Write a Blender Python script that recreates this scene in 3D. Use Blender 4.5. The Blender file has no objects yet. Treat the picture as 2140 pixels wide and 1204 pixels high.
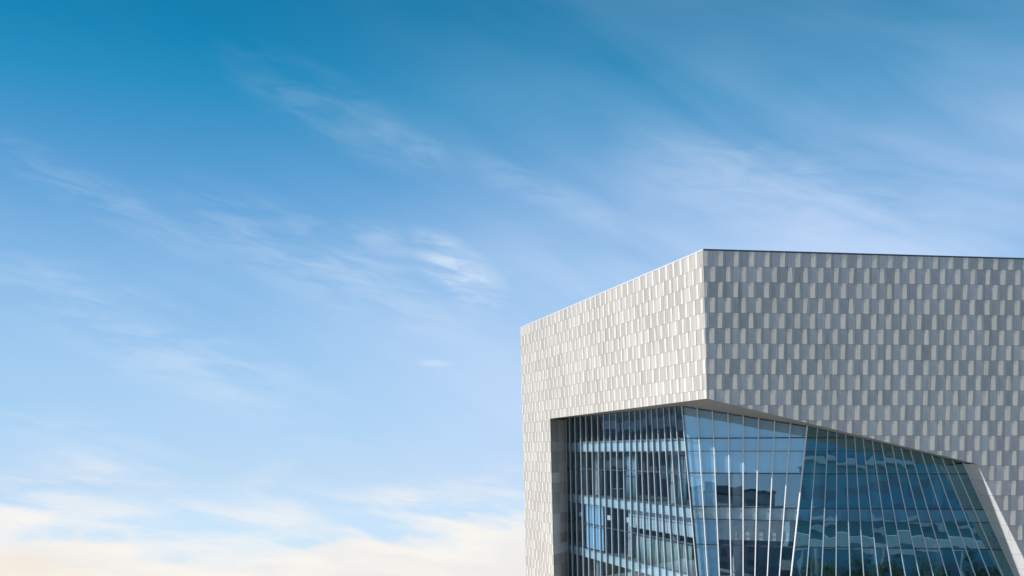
import bpy, bmesh, math, random
from mathutils import Vector, Matrix
random.seed(7)
R_ = math.radians
scn = bpy.context.scene
COL = scn.collection

# ------------------------------------------------------------------ camera
FPX, HY = 1860.0, 950.0            # focal length and horizon, in pixels of a 2140 wide frame
CAM = Vector((0, 0, 14.0))
cam = bpy.data.cameras.new('camera')
cam.sensor_width = 36.0
cam.lens = 36.0 * FPX / 2140.0
cam.shift_y = (HY - 602.0) / 2140.0
cam.clip_start = 0.5; cam.clip_end = 8000
camo = bpy.data.objects.new('camera', cam); COL.objects.link(camo)
camo.location = CAM; camo.rotation_euler = (R_(90), 0, 0)
scn.camera = camo

# ------------------------------------------------------------------ sun
SUN_EL, SUN_DE = 34.0, -6.7        # elevation; angle in front of the picture's left
ce, se = math.cos(R_(SUN_EL)), math.sin(R_(SUN_EL))
SUN = Vector((-math.cos(R_(SUN_DE)) * ce, math.sin(R_(SUN_DE)) * ce, se))
sl = bpy.data.lights.new('sun', 'SUN'); sl.energy = 4.3; sl.angle = R_(0.5); sl.color = (1.0, 0.945, 0.875)
so = bpy.data.objects.new('sun', sl); COL.objects.link(so)
so.rotation_euler = SUN.to_track_quat('Z', 'Y').to_euler(); so.location = (-60, 10, 80)

scn.view_settings.view_transform = 'Standard'
scn.view_settings.look = 'None'
scn.view_settings.exposure = 0.0
scn.view_settings.gamma = 1.0
scn.view_settings.use_curve_mapping = False

# ------------------------------------------------------------------ node helpers
class NT:
    def __init__(s, tree): s.t = tree; s.n = tree.nodes; s.l = tree.links
    def new(s, typ, **kw):
        n = s.n.new(typ)
        for k, v in kw.items(): setattr(n, k, v)
        return n
    def put(s, sock, v):
        if hasattr(v, 'is_output') or isinstance(v, bpy.types.NodeSocket): s.l.new(v, sock)
        elif isinstance(v, (tuple, list)) and len(v) == 3 and sock.type == 'RGBA': sock.default_value = (*v, 1)
        else: sock.default_value = v
    def m(s, op, a, b=None, c=None, clamp=False):
        n = s.new('ShaderNodeMath', operation=op); n.use_clamp = clamp
        for i, v in enumerate((a, b, c)):
            if v is not None: s.put(n.inputs[i], v)
        return n.outputs[0]
    def mix(s, fac, a, b, blend='MIX'):
        n = s.new('ShaderNodeMix', data_type='RGBA', blend_type=blend)
        s.put(n.inputs[0], fac); s.put(n.inputs[6], a); s.put(n.inputs[7], b)
        return n.outputs[2]
    def smooth(s, v, lo, hi, a=0.0, b=1.0):
        n = s.new('ShaderNodeMapRange', interpolation_type='SMOOTHSTEP')
        s.put(n.inputs[0], v); n.inputs[1].default_value = lo; n.inputs[2].default_value = hi
        n.inputs[3].default_value = a; n.inputs[4].default_value = b
        return n.outputs[0]
    def mapping(s, vec, loc=(0, 0, 0), rot=(0, 0, 0), scale=(1, 1, 1)):
        n = s.new('ShaderNodeMapping'); s.put(n.inputs[0], vec)
        n.inputs[1].default_value = loc; n.inputs[2].default_value = rot; n.inputs[3].default_value = scale
        return n.outputs[0]
    def noise(s, vec, scale, detail=4, rough=0.55, dist=0.0, lac=2.0):
        n = s.new('ShaderNodeTexNoise'); s.put(n.inputs['Vector'], vec)
        n.inputs['Scale'].default_value = scale; n.inputs['Detail'].default_value = detail
        n.inputs['Roughness'].default_value = rough; n.inputs['Distortion'].default_value = dist
        n.inputs['Lacunarity'].default_value = lac
        return n.outputs[0]
    def ramp(s, fac, stops, interp='LINEAR'):
        n = s.new('ShaderNodeValToRGB'); s.put(n.inputs[0], fac); cr = n.color_ramp; cr.interpolation = interp
        while len(cr.elements) < len(stops): cr.elements.new(0.5)
        for e, (p, c) in zip(cr.elements, stops): e.position = p; e.color = (*c, 1)
        return n.outputs[0]

# ------------------------------------------------------------------ sky
world = bpy.data.worlds.new('World'); scn.world = world; world.use_nodes = True
W = NT(world.node_tree); W.n.clear()
out = W.new('ShaderNodeOutputWorld'); bg = W.new('ShaderNodeBackground'); bg.inputs[1].default_value = 0.1
W.l.new(bg.outputs[0], out.inputs[0])
tc = W.new('ShaderNodeTexCoord').outputs['Generated']
sky = W.new('ShaderNodeTexSky', sky_type='NISHITA')
sky.sun_disc = False; sky.sun_elevation = R_(SUN_EL)
sky.sun_rotation = math.atan2(SUN.x, SUN.y)
sky.altitude = 0; sky.air_density = 1.0; sky.dust_density = 0.6; sky.ozone_density = 2.0
sep = W.new('ShaderNodeSeparateXYZ'); W.l.new(tc, sep.inputs[0])
dx, dy, dz = sep.outputs
az = W.m('ARCTAN2', dx, dy); el = W.m('ARCSINE', W.m('MINIMUM', W.m('MAXIMUM', dz, -1.0), 1.0))
def azel(px, py):
    a = math.atan((px - 1070) / FPX); return a, math.atan((HY - py) / FPX * math.cos(a))
# colour of the clear part taken a right angle from the sun, the same all round
# the air stays clear below the true horizon too (a hilltop above a bank of cloud): the sky is looked up a little higher
cmb = W.new('ShaderNodeCombineXYZ'); hl = W.m('SQRT', W.m('ADD', W.m('MULTIPLY', dx, dx), W.m('MULTIPLY', dy, dy)))
W.put(cmb.inputs[0], W.m('MULTIPLY', hl, 0.1)); W.put(cmb.inputs[1], W.m('MULTIPLY', hl, 0.995))
W.put(cmb.inputs[2], W.m('MAXIMUM', W.m('MULTIPLY_ADD', dz, 0.85, 0.135), 0.01))
nrm = W.new('ShaderNodeVectorMath', operation='NORMALIZE'); W.l.new(cmb.outputs[0], nrm.inputs[0]); W.l.new(nrm.outputs[0], sky.inputs[0])
SKY_STOPS = ((0.03, (0.66, 0.80, 1.10)), (0.17, (0.79, 0.79, 0.85)), (0.289, (0.80, 0.90, 0.91)), (0.407, (0.68, 0.91, 0.955)), (0.52, (0.40, 0.81, 0.93)),
             (0.627, (0.09, 0.72, 0.83)), (0.668, (0.035, 0.66, 0.77)), (0.727, (0.01, 0.595, 0.70)), (0.95, (0.25, 0.50, 0.62)))
elf = W.m('MULTIPLY', W.m('ADD', el, R_(10)), 1 / R_(50), clamp=True)
tint = W.ramp(elf, SKY_STOPS) if SKY_STOPS else None
base = W.mix(1.0, W.mix(1.0, sky.outputs[0], tint, 'MULTIPLY'), (2.0, 2.0, 2.0), 'MULTIPLY')

def blob(px, py, ra, rb, ang, p=1.5):
    a0, e0 = azel(px, py); c, s_ = math.cos(R_(ang)), math.sin(R_(ang))
    X = W.m('SUBTRACT', az, a0); Y = W.m('SUBTRACT', el, e0)
    xr = W.m('DIVIDE', W.m('ADD', W.m('MULTIPLY', X, c), W.m('MULTIPLY', Y, s_)), ra / FPX)
    yr = W.m('DIVIDE', W.m('SUBTRACT', W.m('MULTIPLY', Y, c), W.m('MULTIPLY', X, s_)), rb / FPX)
    q = W.m('SUBTRACT', 1.0, W.m('ADD', W.m('MULTIPLY', xr, xr), W.m('MULTIPLY', yr, yr)))
    return W.m('POWER', W.m('MAXIMUM', q, 0.0), p)

streak = W.mapping(W.mapping(tc, rot=(0, R_(-24), 0)), scale=(3.2, 1.6, 15.0))
fine = W.mapping(W.mapping(tc, rot=(0, R_(-10), 0)), scale=(14.0, 4.0, 60.0))
n_str = W.noise(streak, 1.0, 4, 0.5, 0.5)
n_fin = W.noise(fine, 1.0, 4, 0.55, 0.7)
n_big = W.noise(W.mapping(tc, loc=(0.3, 0, 0.2), rot=(0, R_(-20), 0), scale=(3.0, 1.6, 6.0)), 1.0, 2, 0.5)
# thin veil: broad, streaked, thicker to the right and low down
env = W.m('ADD', W.m('MULTIPLY', W.smooth(az, -0.34, 0.46), W.smooth(el, 0.16, 0.47, 1.0, 0.20)), W.smooth(el, -0.06, 0.34, 0.55, 0.02))
veil = W.m('MULTIPLY', W.smooth(W.m('ADD', W.m('MULTIPLY', n_str, 0.5), W.m('MULTIPLY', n_big, 0.5)), 0.18, 0.78), env)
# wisps that can be picked out one by one
wisp = None
for (px, py, ra, rb, ang, k) in ((700, 235, 280, 80, -20, .12), (850, 300, 150, 42, -22, .22), (1140, 405, 260, 40, -22, .18),
                                 (220, 420, 330, 50, -22, .24), (690, 560, 420, 110, -20, .32), (960, 572, 150, 66, -36, .95),
                                 (800, 505, 130, 45, -16, .28), (330, 720, 560, 110, -24, .34),
                                 (1640, 400, 420, 120, -18, .26), (250, 950, 330, 60, -20, .4), (910, 759, 50, 10, 0, .5)):
    b = W.m('MULTIPLY', blob(px, py, ra, rb, ang), k)
    wisp = b if wisp is None else W.m('MAXIMUM', wisp, b)
wmask = W.m('MULTIPLY', wisp, W.smooth(W.m('ADD', W.m('MULTIPLY', n_fin, 0.65), W.m('MULTIPLY', n_str, 0.35)), 0.38, 0.68))
# cumulus bank along the horizon
n_cu = W.noise(W.mapping(W.mapping(tc, rot=(0, R_(-4), 0)), loc=(0.25, 0, 0.1), scale=(8.0, 3.0, 21.0)), 1.0, 6, 0.52, 0.2)
n_cu2 = W.noise(W.mapping(W.mapping(tc, rot=(0, R_(-9), 0)), loc=(3.1, 0, 0.4), scale=(10.0, 3.0, 46.0)), 1.0, 4, 0.5, 0.2)
top = W.m('ADD', W.smooth(az, -0.56, -0.34, -0.050, -0.098), W.smooth(az, -0.32, -0.02, 0.0, 0.020))
hgt = W.m('SUBTRACT', W.m('ADD', top, W.m('MULTIPLY', W.m('SUBTRACT', n_cu, 0.5), 0.15)), el)
bank = W.smooth(hgt, -0.006, 0.024)
halo = W.smooth(hgt, -0.085, 0.01, 0.0, 0.8)
lowc = W.m('MULTIPLY', halo, W.smooth(n_cu2, 0.36, 0.64))
cream = W.mix(W.smooth(hgt, 0.0, 0.10), W.mix(W.smooth(n_cu2, .35, .65), (8.9, 8.75, 8.6), (9.7, 9.35, 8.8)), W.mix(W.smooth(az, -0.56, -0.30), W.mix(n_cu2, (8.8, 7.7, 6.5), (9.7, 8.5, 7.0)), W.mix(n_cu2, (8.0, 8.0, 8.0), (9.3, 8.9, 8.4))))
c1 = W.mix(veil, base, (5.7, 7.2, 9.7))
c2 = W.mix(W.m('MINIMUM', wmask, 0.8), c1, (7.2, 8.3, 9.7))
c3 = W.mix(lowc, c2, (9.2, 9.1, 9.0))
c4 = W.mix(W.m('MULTIPLY', bank, 0.95), c3, cream)
W.put(bg.inputs[0], c4)
world.cycles.sampling_method = 'MANUAL'; world.cycles.sample_map_resolution = 512
#ENDSKY

# ------------------------------------------------------------------ object helpers
def link(o, parent=None, loc=None):
    COL.objects.link(o)
    if parent is not None: o.parent = parent
    if loc is not None: o.location = loc
    return o
def mesh(name, verts, faces, mat, smooth=False):
    me = bpy.data.meshes.new(name); me.from_pydata([tuple(v) for v in verts], [], faces); me.update()
    if isinstance(mat, (list, tuple)):
        for m_ in mat: me.materials.append(m_)
    elif mat: me.materials.append(mat)
    if smooth: me.shade_smooth()
    return me
def obj(name, verts, faces, mat, parent=None, loc=None, smooth=False):
    return link(bpy.data.objects.new(name, mesh(name, verts, faces, mat, smooth)), parent, loc)
def empty(name, loc):
    e = bpy.data.objects.new(name, None); e.empty_display_size = 0.3; COL.objects.link(e); e.location = loc; return e
def tag(o, label, cat, group=None):
    o['label'] = label; o['category'] = cat
    if group: o['group'] = group
    return o
class MB:
    """collects shapes into one mesh"""
    def __init__(s): s.v = []; s.f = []; s.mi = []
    def add(s, verts, faces, mi=0):
        b = len(s.v); s.v += [tuple(v) for v in verts]; s.f += [tuple(i + b for i in f) for f in faces]; s.mi += [mi] * len(faces); return s
    def box(s, lo, hi, mi=0):
        x0, y0, z0 = lo; x1, y1, z1 = hi
        v = [(x0,y0,z0),(x1,y0,z0),(x1,y1,z0),(x0,y1,z0),(x0,y0,z1),(x1,y0,z1),(x1,y1,z1),(x0,y1,z1)]
        return s.add(v, [(0,3,2,1),(4,5,6,7),(0,1,5,4),(1,2,6,5),(2,3,7,6),(3,0,4,7)], mi)
    def hexa(s, p, mi=0):          # eight corners: bottom ring, top ring
        return s.add(p, [(0,3,2,1),(4,5,6,7),(0,1,5,4),(1,2,6,5),(2,3,7,6),(3,0,4,7)], mi)
    def prism(s, ring0, ring1, mi=0):
        n = len(ring0)
        return s.add(list(ring0) + list(ring1), [tuple(range(n - 1, -1, -1)), tuple(range(n, 2 * n))] + [(i, (i + 1) % n, n + (i + 1) % n, n + i) for i in range(n)], mi)
    def tube(s, pts, rad, seg=8, mi=0):
        rings = []
        for i, p in enumerate(pts):
            p = Vector(p); a = Vector(pts[max(i - 1, 0)]); b = Vector(pts[min(i + 1, len(pts) - 1)])
            q = (b - a).normalized().to_track_quat('Z', 'Y'); r = rad[i] if isinstance(rad, (list, tuple)) else rad
            rings.append([p + q @ Vector((math.cos(k * 2 * math.pi / seg) * r, math.sin(k * 2 * math.pi / seg) * r, 0)) for k in range(seg)])
        v = [p for r_ in rings for p in r_]; f = []
        for i in range(len(rings) - 1):
            for k in range(seg): f.append((i * seg + k, i * seg + (k + 1) % seg, (i + 1) * seg + (k + 1) % seg, (i + 1) * seg + k))
        f.append(tuple(range(seg - 1, -1, -1))); f.append(tuple((len(rings) - 1) * seg + k for k in range(seg)))
        return s.add(v, f, mi)
    def build(s, name, mat, parent=None, loc=None, smooth=False):
        o = obj(name, s.v, s.f, mat, parent, loc, smooth)
        if any(s.mi): o.data.polygons.foreach_set('material_index', s.mi)
        return o

# ------------------------------------------------------------------ materials
def new_mat(name):
    m_ = bpy.data.materials.new(name); m_.use_nodes = True
    t = NT(m_.node_tree); t.n.clear(); o = t.new('ShaderNodeOutputMaterial')
    return m_, t, o
def principled(t, o, col, rough=0.5, metal=0.0, spec=0.5, normal=None):
    p = t.new('ShaderNodeBsdfPrincipled'); t.put(p.inputs['Base Color'], col); t.put(p.inputs['Roughness'], rough)
    t.put(p.inputs['Metallic'], metal); t.put(p.inputs['Specular IOR Level'], spec)
    if normal is not None: t.put(p.inputs['Normal'], normal)
    t.l.new(p.outputs[0], o.inputs[0]); return p
def bump(t, h, strength, dist=0.02):
    b = t.new('ShaderNodeBump'); b.inputs['Strength'].default_value = strength; b.inputs['Distance'].default_value = dist
    t.put(b.inputs['Height'], h); return b.outputs[0]
def plain(name, col, rough=0.6, metal=0.0, spec=0.4, var=0.12, scale=3.0):
    m_, t, o = new_mat(name); g = t.new('ShaderNodeNewGeometry').outputs['Position']
    n = t.noise(g, scale, 4, 0.6)
    c = t.mix(n, tuple(v * (1 - var) for v in col), tuple(min(v * (1 + var), 1) for v in col))
    principled(t, o, c, t.m('MULTIPLY_ADD', n, 0.15, rough - 0.07), metal, spec); return m_
def cladding(name, dark, pale, island, rough=0.5, spread=1.0, spec=0.35, metal=0.0):
    """coated metal shingle: each piece a tone of its own, fine vertical streaks, faint dents"""
    m_, t, o = new_mat(name)
    gn = t.new('ShaderNodeNewGeometry')
    rnd = gn.outputs['Random Per Island'] if island else t.new('ShaderNodeObjectInfo').outputs['Random']
    pos = gn.outputs['Position']
    st = t.noise(t.mapping(pos, scale=(9, 9, 0.55)), 1.0, 4, 0.6)
    big = t.noise(pos, 0.16, 3, 0.5)
    fac = t.m('ADD', t.m('MULTIPLY', t.m('SUBTRACT', rnd, 0.5), 0.95 * spread), t.m('ADD', t.m('MULTIPLY', t.m('SUBTRACT', st, 0.5), 0.9), t.m('MULTIPLY_ADD', t.m('SUBTRACT', big, 0.5), 0.7, 0.5)), clamp=True)
    c = t.mix(fac, dark, pale)
    wn = t.new('ShaderNodeTexWhiteNoise', noise_dimensions='1D'); t.put(wn.inputs['W'], t.m('MULTIPLY', rnd, 91.7))
    c = t.mix(t.m('MULTIPLY', t.smooth(wn.outputs[0], 0.86, 1.0), 0.16 * spread), c, (0.30, 0.25, 0.21))     # a few weathered pieces
    rain = t.smooth(t.noise(t.mapping(pos, scale=(3.2, 3.2, 0.10)), 1.0, 4, 0.65), 0.52, 0.75)
    c = t.mix(t.m('MULTIPLY', rain, 0.36), c, (0.24, 0.22, 0.20))                                              # rain runs down the wall
    dent = t.noise(t.mapping(pos, scale=(2.2, 2.2, 1.0)), 1.3, 2, 0.5)
    principled(t, o, c, t.m('MULTIPLY_ADD', st, 0.2, rough - 0.1), metal, spec, bump(t, dent, 0.35, 0.012)); return m_

GREY_D, GREY_P = (0.455, 0.436, 0.415), (0.625, 0.60, 0.572)
STR_D, STR_P = (0.79, 0.69, 0.57), (0.865, 0.785, 0.67)
m_grey = cladding('zinc_grey', GREY_D, GREY_P, False)
m_grey_i = cladding('zinc_grey_rest', GREY_D, GREY_P, True)
m_strip = cladding('zinc_pale', STR_D, STR_P, False, spread=0.6)
m_strip_i = cladding('zinc_pale_rest', STR_D, STR_P, True, spread=0.6)
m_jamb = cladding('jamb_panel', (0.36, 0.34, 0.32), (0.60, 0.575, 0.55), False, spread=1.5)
m_ret_lit = cladding('return_panel_lit', (0.78, 0.76, 0.73), (0.84, 0.82, 0.79), False, spread=0.4)  # lit copy of the grey return panels, sunlight put into the colour
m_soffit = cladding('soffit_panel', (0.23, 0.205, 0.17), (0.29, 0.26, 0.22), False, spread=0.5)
m_joint = plain('joint_membrane', (0.12, 0.12, 0.125), 0.85)  # dark backing seen through the open joints
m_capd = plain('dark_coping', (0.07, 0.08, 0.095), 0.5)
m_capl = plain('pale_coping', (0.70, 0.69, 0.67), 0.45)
m_mull = plain('aluminium_mullion', (0.88, 0.86, 0.84), 0.38, 0.0, 0.5, 0.05)
m_mull_shade = plain('shaded_mullion', (0.52, 0.60, 0.65), 0.4, 0.0, 0.5, 0.05)  # same aluminium, darkened and blued for the shade on the teal facet
m_trans = plain('dark_transom', (0.05, 0.07, 0.09), 0.45)
m_span = plain('spandrel_board', (0.84, 0.88, 0.88), 0.6, var=0.04)
m_bulk = plain('bulkhead_board', (0.86, 0.88, 0.87), 0.7, var=0.04)
m_slab = plain('slab_concrete', (0.30, 0.30, 0.30), 0.8)
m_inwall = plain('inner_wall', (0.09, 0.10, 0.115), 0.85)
m_floor = plain('inner_floor', (0.22, 0.19, 0.16), 0.6)
m_column = plain('column_paint', (0.62, 0.64, 0.64), 0.6)
m_roof = plain('roof_membrane', (0.35, 0.35, 0.34), 0.9)

def glass(name, wave, refl, gcol=(0.74, 0.90, 1.0), fres=0.5, tcol=(0.90, 0.957, 0.98)):
    """coated blue solar glass: partly mirror, partly tinted see-through, faintly wavy"""
    m_, t, o = new_mat(name)
    pos = t.new('ShaderNodeNewGeometry').outputs['Position']; rnd = t.new('ShaderNodeObjectInfo').outputs['Random']
    ofs = t.new('ShaderNodeVectorMath', operation='ADD'); t.put(ofs.inputs[0], pos)
    cx = t.new('ShaderNodeCombineXYZ'); t.put(cx.inputs[0], t.m('MULTIPLY', rnd, 7.0)); t.put(cx.inputs[2], t.m('MULTIPLY', rnd, 3.0)); t.l.new(cx.outputs[0], ofs.inputs[1])
    h = t.noise(t.mapping(ofs.outputs[0], scale=(1.0, 1.0, 0.8)), 0.75, 1, 0.4)
    nrm = bump(t, h, 1.0, wave)
    gl = t.new('ShaderNodeBsdfGlossy'); gl.inputs['Roughness'].default_value = 0.0; t.put(gl.inputs['Color'], gcol); t.l.new(nrm, gl.inputs['Normal'])
    tr = t.new('ShaderNodeBsdfTransparent'); t.put(tr.inputs['Color'], tcol)
    lw = t.new('ShaderNodeLayerWeight'); lw.inputs['Blend'].default_value = 0.35
    fac = t.m('ADD', t.m('MULTIPLY', lw.outputs['Fresnel'], fres), t.m('MULTIPLY_ADD', rnd, 0.04, refl), clamp=True)
    mx = t.new('ShaderNodeMixShader'); t.put(mx.inputs[0], fac); t.l.new(tr.outputs[0], mx.inputs[1]); t.l.new(gl.outputs[0], mx.inputs[2])
    t.l.new(mx.outputs[0], o.inputs[0]); return m_
m_glass = glass('solar_glass', 0.0012, 0.07, fres=0.24, tcol=(0.86, 0.943, 0.985))
m_glass_c = glass('solar_glass_sky', 0.003, 0.13, (0.78, 0.95, 1.0), fres=0.3, tcol=(0.945, 0.978, 0.99))
m_glass_w = glass('solar_glass_wavy', 0.009, 0.29, (0.50, 0.88, 1.0), tcol=(0.84, 0.95, 0.985))

# ------------------------------------------------------------------ geometry of the building
def ray(px, py): return Vector(((px - 1070) / FPX, 1.0, (HY - py) / FPX))
def at(px, py, Z): return CAM + ray(px, py) * Z
def onp(px, py, P, n):
    d = ray(px, py); return CAM + d * ((P - CAM).dot(n) / d.dot(n))
Z0 = 52.0
P1 = at(1478, 833, Z0)                                   # the lower tip of the corner
UR = Vector((1, FPX / 33000, 0)).normalized(); VR = Vector((0, -FPX / 57000, 1)); VR = (VR - UR * VR.dot(UR)).normalized(); NR = UR.cross(VR)
CT = onp(1470, 523, P1, NR)                              # top of the corner
UL = Vector((620 / FPX, -1, 0)).normalized(); NL = UL.cross(CT - P1).normalized(); VL = NL.cross(UL)
class Face:
    def __init__(s, O, u, v, n): s.O, s.u, s.v, s.n = O, u, v, n
    def p(s, a, b, h=0.0): return s.O + s.u * a + s.v * b + s.n * h
    def st(s, P): d = P - s.O; return Vector((d.dot(s.u), d.dot(s.v)))
    def px(s, x, y): return s.st(onp(x, y, s.O, s.n))
    def mat(s, a, b): 
        m_ = Matrix((s.u, s.v, s.n)).transposed().to_4x4(); m_.translation = s.p(a, b); return m_
FR = Face(P1, UR, VR, NR); FL = Face(P1, UL, VL, NL)
G0 = at(1425, 848, FPX * (P1.z - CAM.z) / 102.0)         # head of the edge between the two left glass facets
GL = onp(1183, 874, G0, NL); LCb = onp(1457, 1204, G0, NL)
ph = R_(18); uc = Vector((math.cos(ph), -math.sin(ph)))
k_ = (1687 - 1070) / FPX; t_ = (k_ * G0.y - G0.x) / (uc.x - k_ * uc.y)
C1 = at(1687, 890, G0.y + t_ * uc.y)
NC = (C1 - G0).cross(G0 - LCb).normalized(); CRb = onp(1653, 1204, G0, NC)
R1 = at(2012, 966, 56.0)
NG = (R1 - C1).cross(C1 - CRb).normalized(); RBt = onp(2121, 1204, C1, NG)
P2 = onp(2042, 970, P1, NR); W2 = onp(2140, 1168, P1, NR)
LJ = onp(1150, 875, P1, NL); LJb = onp(1158, 1204, P1, NL)
LJ = Vector(LJ); 
TL = onp(1087, 686, P1, NL); TLb = onp(1100, 1204, P1, NL)
TR = onp(2140, 542, P1, NR)
def zline(A, B, z): return A + (B - A) * ((z - A.z) / (B.z - A.z))

BASE = Vector((14.0, 66.0, 0.0))
bld = empty('museum_building', BASE)
tag(bld, 'angular museum building clad in pale and grey metal shingles with recessed faceted glass front', 'building')
NB = -BASE

# ---- clipping helpers in the plane of a wall
def clip(poly, a, b, sign=1):
    """keep the side of line a->b where cross*sign >= 0"""
    out_ = []
    d = b - a
    def f(p): return sign * (d.x * (p[1] - a.y) - d.y * (p[0] - a.x))
    n = len(poly)
    for i in range(n):
        p, q = poly[i], poly[(i + 1) % n]; fp, fq = f(p), f(q)
        if fp >= 0: out_.append(p)
        if (fp > 0 and fq < 0) or (fp < 0 and fq > 0):
            k = fp / (fp - fq); out_.append((p[0] + (q[0] - p[0]) * k, p[1] + (q[1] - p[1]) * k))
    return out_
def area(poly): return abs(sum(poly[i][0] * poly[(i + 1) % len(poly)][1] - poly[(i + 1) % len(poly)][0] * poly[i][1] for i in range(len(poly)))) / 2 if len(poly) > 2 else 0
def region_R(poly):
    s2, w2 = FR.st(P2), FR.st(W2); z = Vector((0, 0))
    poly = clip(poly, z, FR.st(CT), -1); poly = clip(poly, FR.st(CT), FR.st(TR), -1) if poly else []
    if not poly: return []
    a = clip(poly, z, s2, 1)
    b = clip(poly, z, s2, -1); b = clip(b, s2, w2, 1) if b else []
    return [q for q in (a, b) if area(q) > 1e-4]
def region_L(poly):
    j, jb = FL.st(LJ), FL.st(LJb); z = Vector((0, 0))
    poly = clip(poly, z, FL.st(CT), 1)
    poly = clip(poly, FL.st(CT), FL.st(TL), 1) if poly else []
    poly = clip(poly, FL.st(TL), FL.st(TLb), 1) if poly else []
    if not poly: return []
    a = clip(poly, j, z, 1)
    b = clip(poly, j, z, -1); b = clip(b, j, jb, -1) if b else []
    return [q for q in (a, b) if area(q) > 1e-4]

ROW, MOD, SW, NW = 0.893, 0.918, 0.293, 0.155
J0 = 0.53                                                # first course joint above the corner tip
def strip_outline(w, h, var):
    """pale strips: straight, bowed or leaning sides"""
    n = 5; L_, R__ = [], []
    for i in range(n):
        y = h * i / (n - 1); b = math.sin(math.pi * i / (n - 1)) 
        dl = (0, -0.018 * b, 0.016 * i / (n - 1), -0.02 * (1 - i / (n - 1)), 0.012 * b)[var]
        dr = (0, -0.006 * b, -0.02 * (i / (n - 1)) ** 2, 0.012 * b, -0.016 * (1 - i / (n - 1)))[var]
        L_.append((dl, y)); R__.append((w + dr, y))
    return R__ + L_[::-1]
def zfun(kind, w, h):
    if kind == 'strip': return lambda x, y: 0.012 + 0.021 * x / w
    return lambda x, y: 0.014 - 0.005 * y / h
def extrude(poly, zf):
    n = len(poly)
    ar = sum(poly[i][0] * poly[(i + 1) % n][1] - poly[(i + 1) % n][0] * poly[i][1] for i in range(n))
    if ar < 0: poly = poly[::-1]
    top = [(x, y, zf(x, y)) for x, y in poly]; bot = [(x, y, -0.004) for x, y in poly]
    return top + bot, [tuple(range(n))] + [(n + i, n + (i + 1) % n, (i + 1) % n, i) for i in range(n)]
def wall_tiles(face, region, s0, s1, t0, t1, phase):
    """every shingle of one wall as (kind, full?, origin, polygons)"""
    res = []
    r0 = math.floor((t0 - J0) / ROW); r1 = math.ceil((t1 - J0) / ROW)
    top_joint = face.st(CT).y
    for r in range(r0, r1 + 1):
        tb = J0 + r * ROW
        if r > top_row: break
        ofs = phase + (0.0 if r % 2 == 0 else MOD / 2)
        k0 = math.floor((s0 - ofs) / MOD) - 1; k1 = math.ceil((s1 - ofs) / MOD)
        for k in range(k0, k1 + 1):
            for kind, a, w in (('strip', 0, SW), ('grey', SW, NW), ('grey', SW + NW, MOD - SW - NW)):
                g = 0.005
                x0 = ofs + k * MOD + a + g; ww = w - 2 * g; y0 = tb + g; hh = ROW - 2 * g
                if x0 > s1 or x0 + ww < s0: continue
                if r == top_row: hh += 0.16
                pr = [(x0, y0), (x0 + ww, y0), (x0 + ww, y0 + hh), (x0, y0 + hh)]
                polys = region(pr)
                if not polys: continue
                full = len(polys) == 1 and abs(area(polys[0]) - ww * hh) < 1e-5
                if not full and sum(area(q) for q in polys) < 0.004: continue
                res.append((kind, full, x0, y0, ww, hh, polys))
    return res
top_row = 8
def screen_area(face, x0, y0, polys):
    A = sum(area(q) for q in polys); cx = sum(p[0] for q in polys for p in q) / sum(len(q) for q in polys); cy = sum(p[1] for q in polys for p in q) / sum(len(q) for q in polys)
    P = face.p(cx, cy) - CAM; px = 1070 + P.x / P.y * FPX; py = HY - P.z / P.y * FPX
    if not (0 <= px <= 2140 and 0 <= py <= 1204): return 0
    return A * (FPX / P.y) ** 2 * abs(P.normalized().dot(face.n))

S_END = 27.0
def wall_back(face, polys, h=0.0, thick=0.05):
    mb = MB()
    for q in polys:
        ar = sum(q[i][0] * q[(i + 1) % len(q)][1] - q[(i + 1) % len(q)][0] * q[i][1] for i in range(len(q)))
        if ar < 0: q = q[::-1]
        mb.prism([face.p(x, y, h - thick) for x, y in q], [face.p(x, y, h) for x, y in q])
    return mb
groundR = -P1.z / VR.z; groundL = -P1.z / VL.z
bigR = [(-3, groundR), (S_END, groundR), (S_END, 12), (-3, 12)]
bigL = [(-40, groundL), (3, groundL), (3, 12), (-40, 12)]
wallR = wall_back(FR, region_R(bigR)).build('wall', m_joint, bld, NB)
wallR['label'] = 'shaded blue grey shingled wall with beige strips'
wallL = wall_back(FL, region_L(bigL)).build('wall', m_joint, bld, NB)
wallL['label'] = 'sunlit off white shingled wall'

tiles = []
for face, region, wall, s0, s1, gz, ph_ in ((FR, region_R, wallR, -1.0, S_END, groundR, 0.10 + MOD / 2), (FL, region_L, wallL, -37.0, 0.6, groundL, -0.77)):
    for tl in wall_tiles(face, region, s0, s1, gz, 10.5, ph_):
        tiles.append((screen_area(face, tl[2], tl[3], tl[6]), face, wall, tl))
cache = {}
def tile_mesh(kind, var, full, x0, y0, w, h, polys):
    zf = zfun(kind, w, h)
    if full:
        key = (kind, var, round(w, 3), round(h, 3))
        if key not in cache:
            ol = strip_outline(w, h, var) if kind == 'strip' else [(0, 0), (w, 0), (w, h), (0, h)]
            cache[key] = extrude(ol, zf)
        return key, cache[key]
    V, F_ = [], []
    for q in polys:
        v, f = extrude([(x - x0, y - y0) for x, y in q], zf); b = len(V); V += v; F_ += [tuple(i + b for i in g) for g in f]
    return None, (V, F_)
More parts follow.
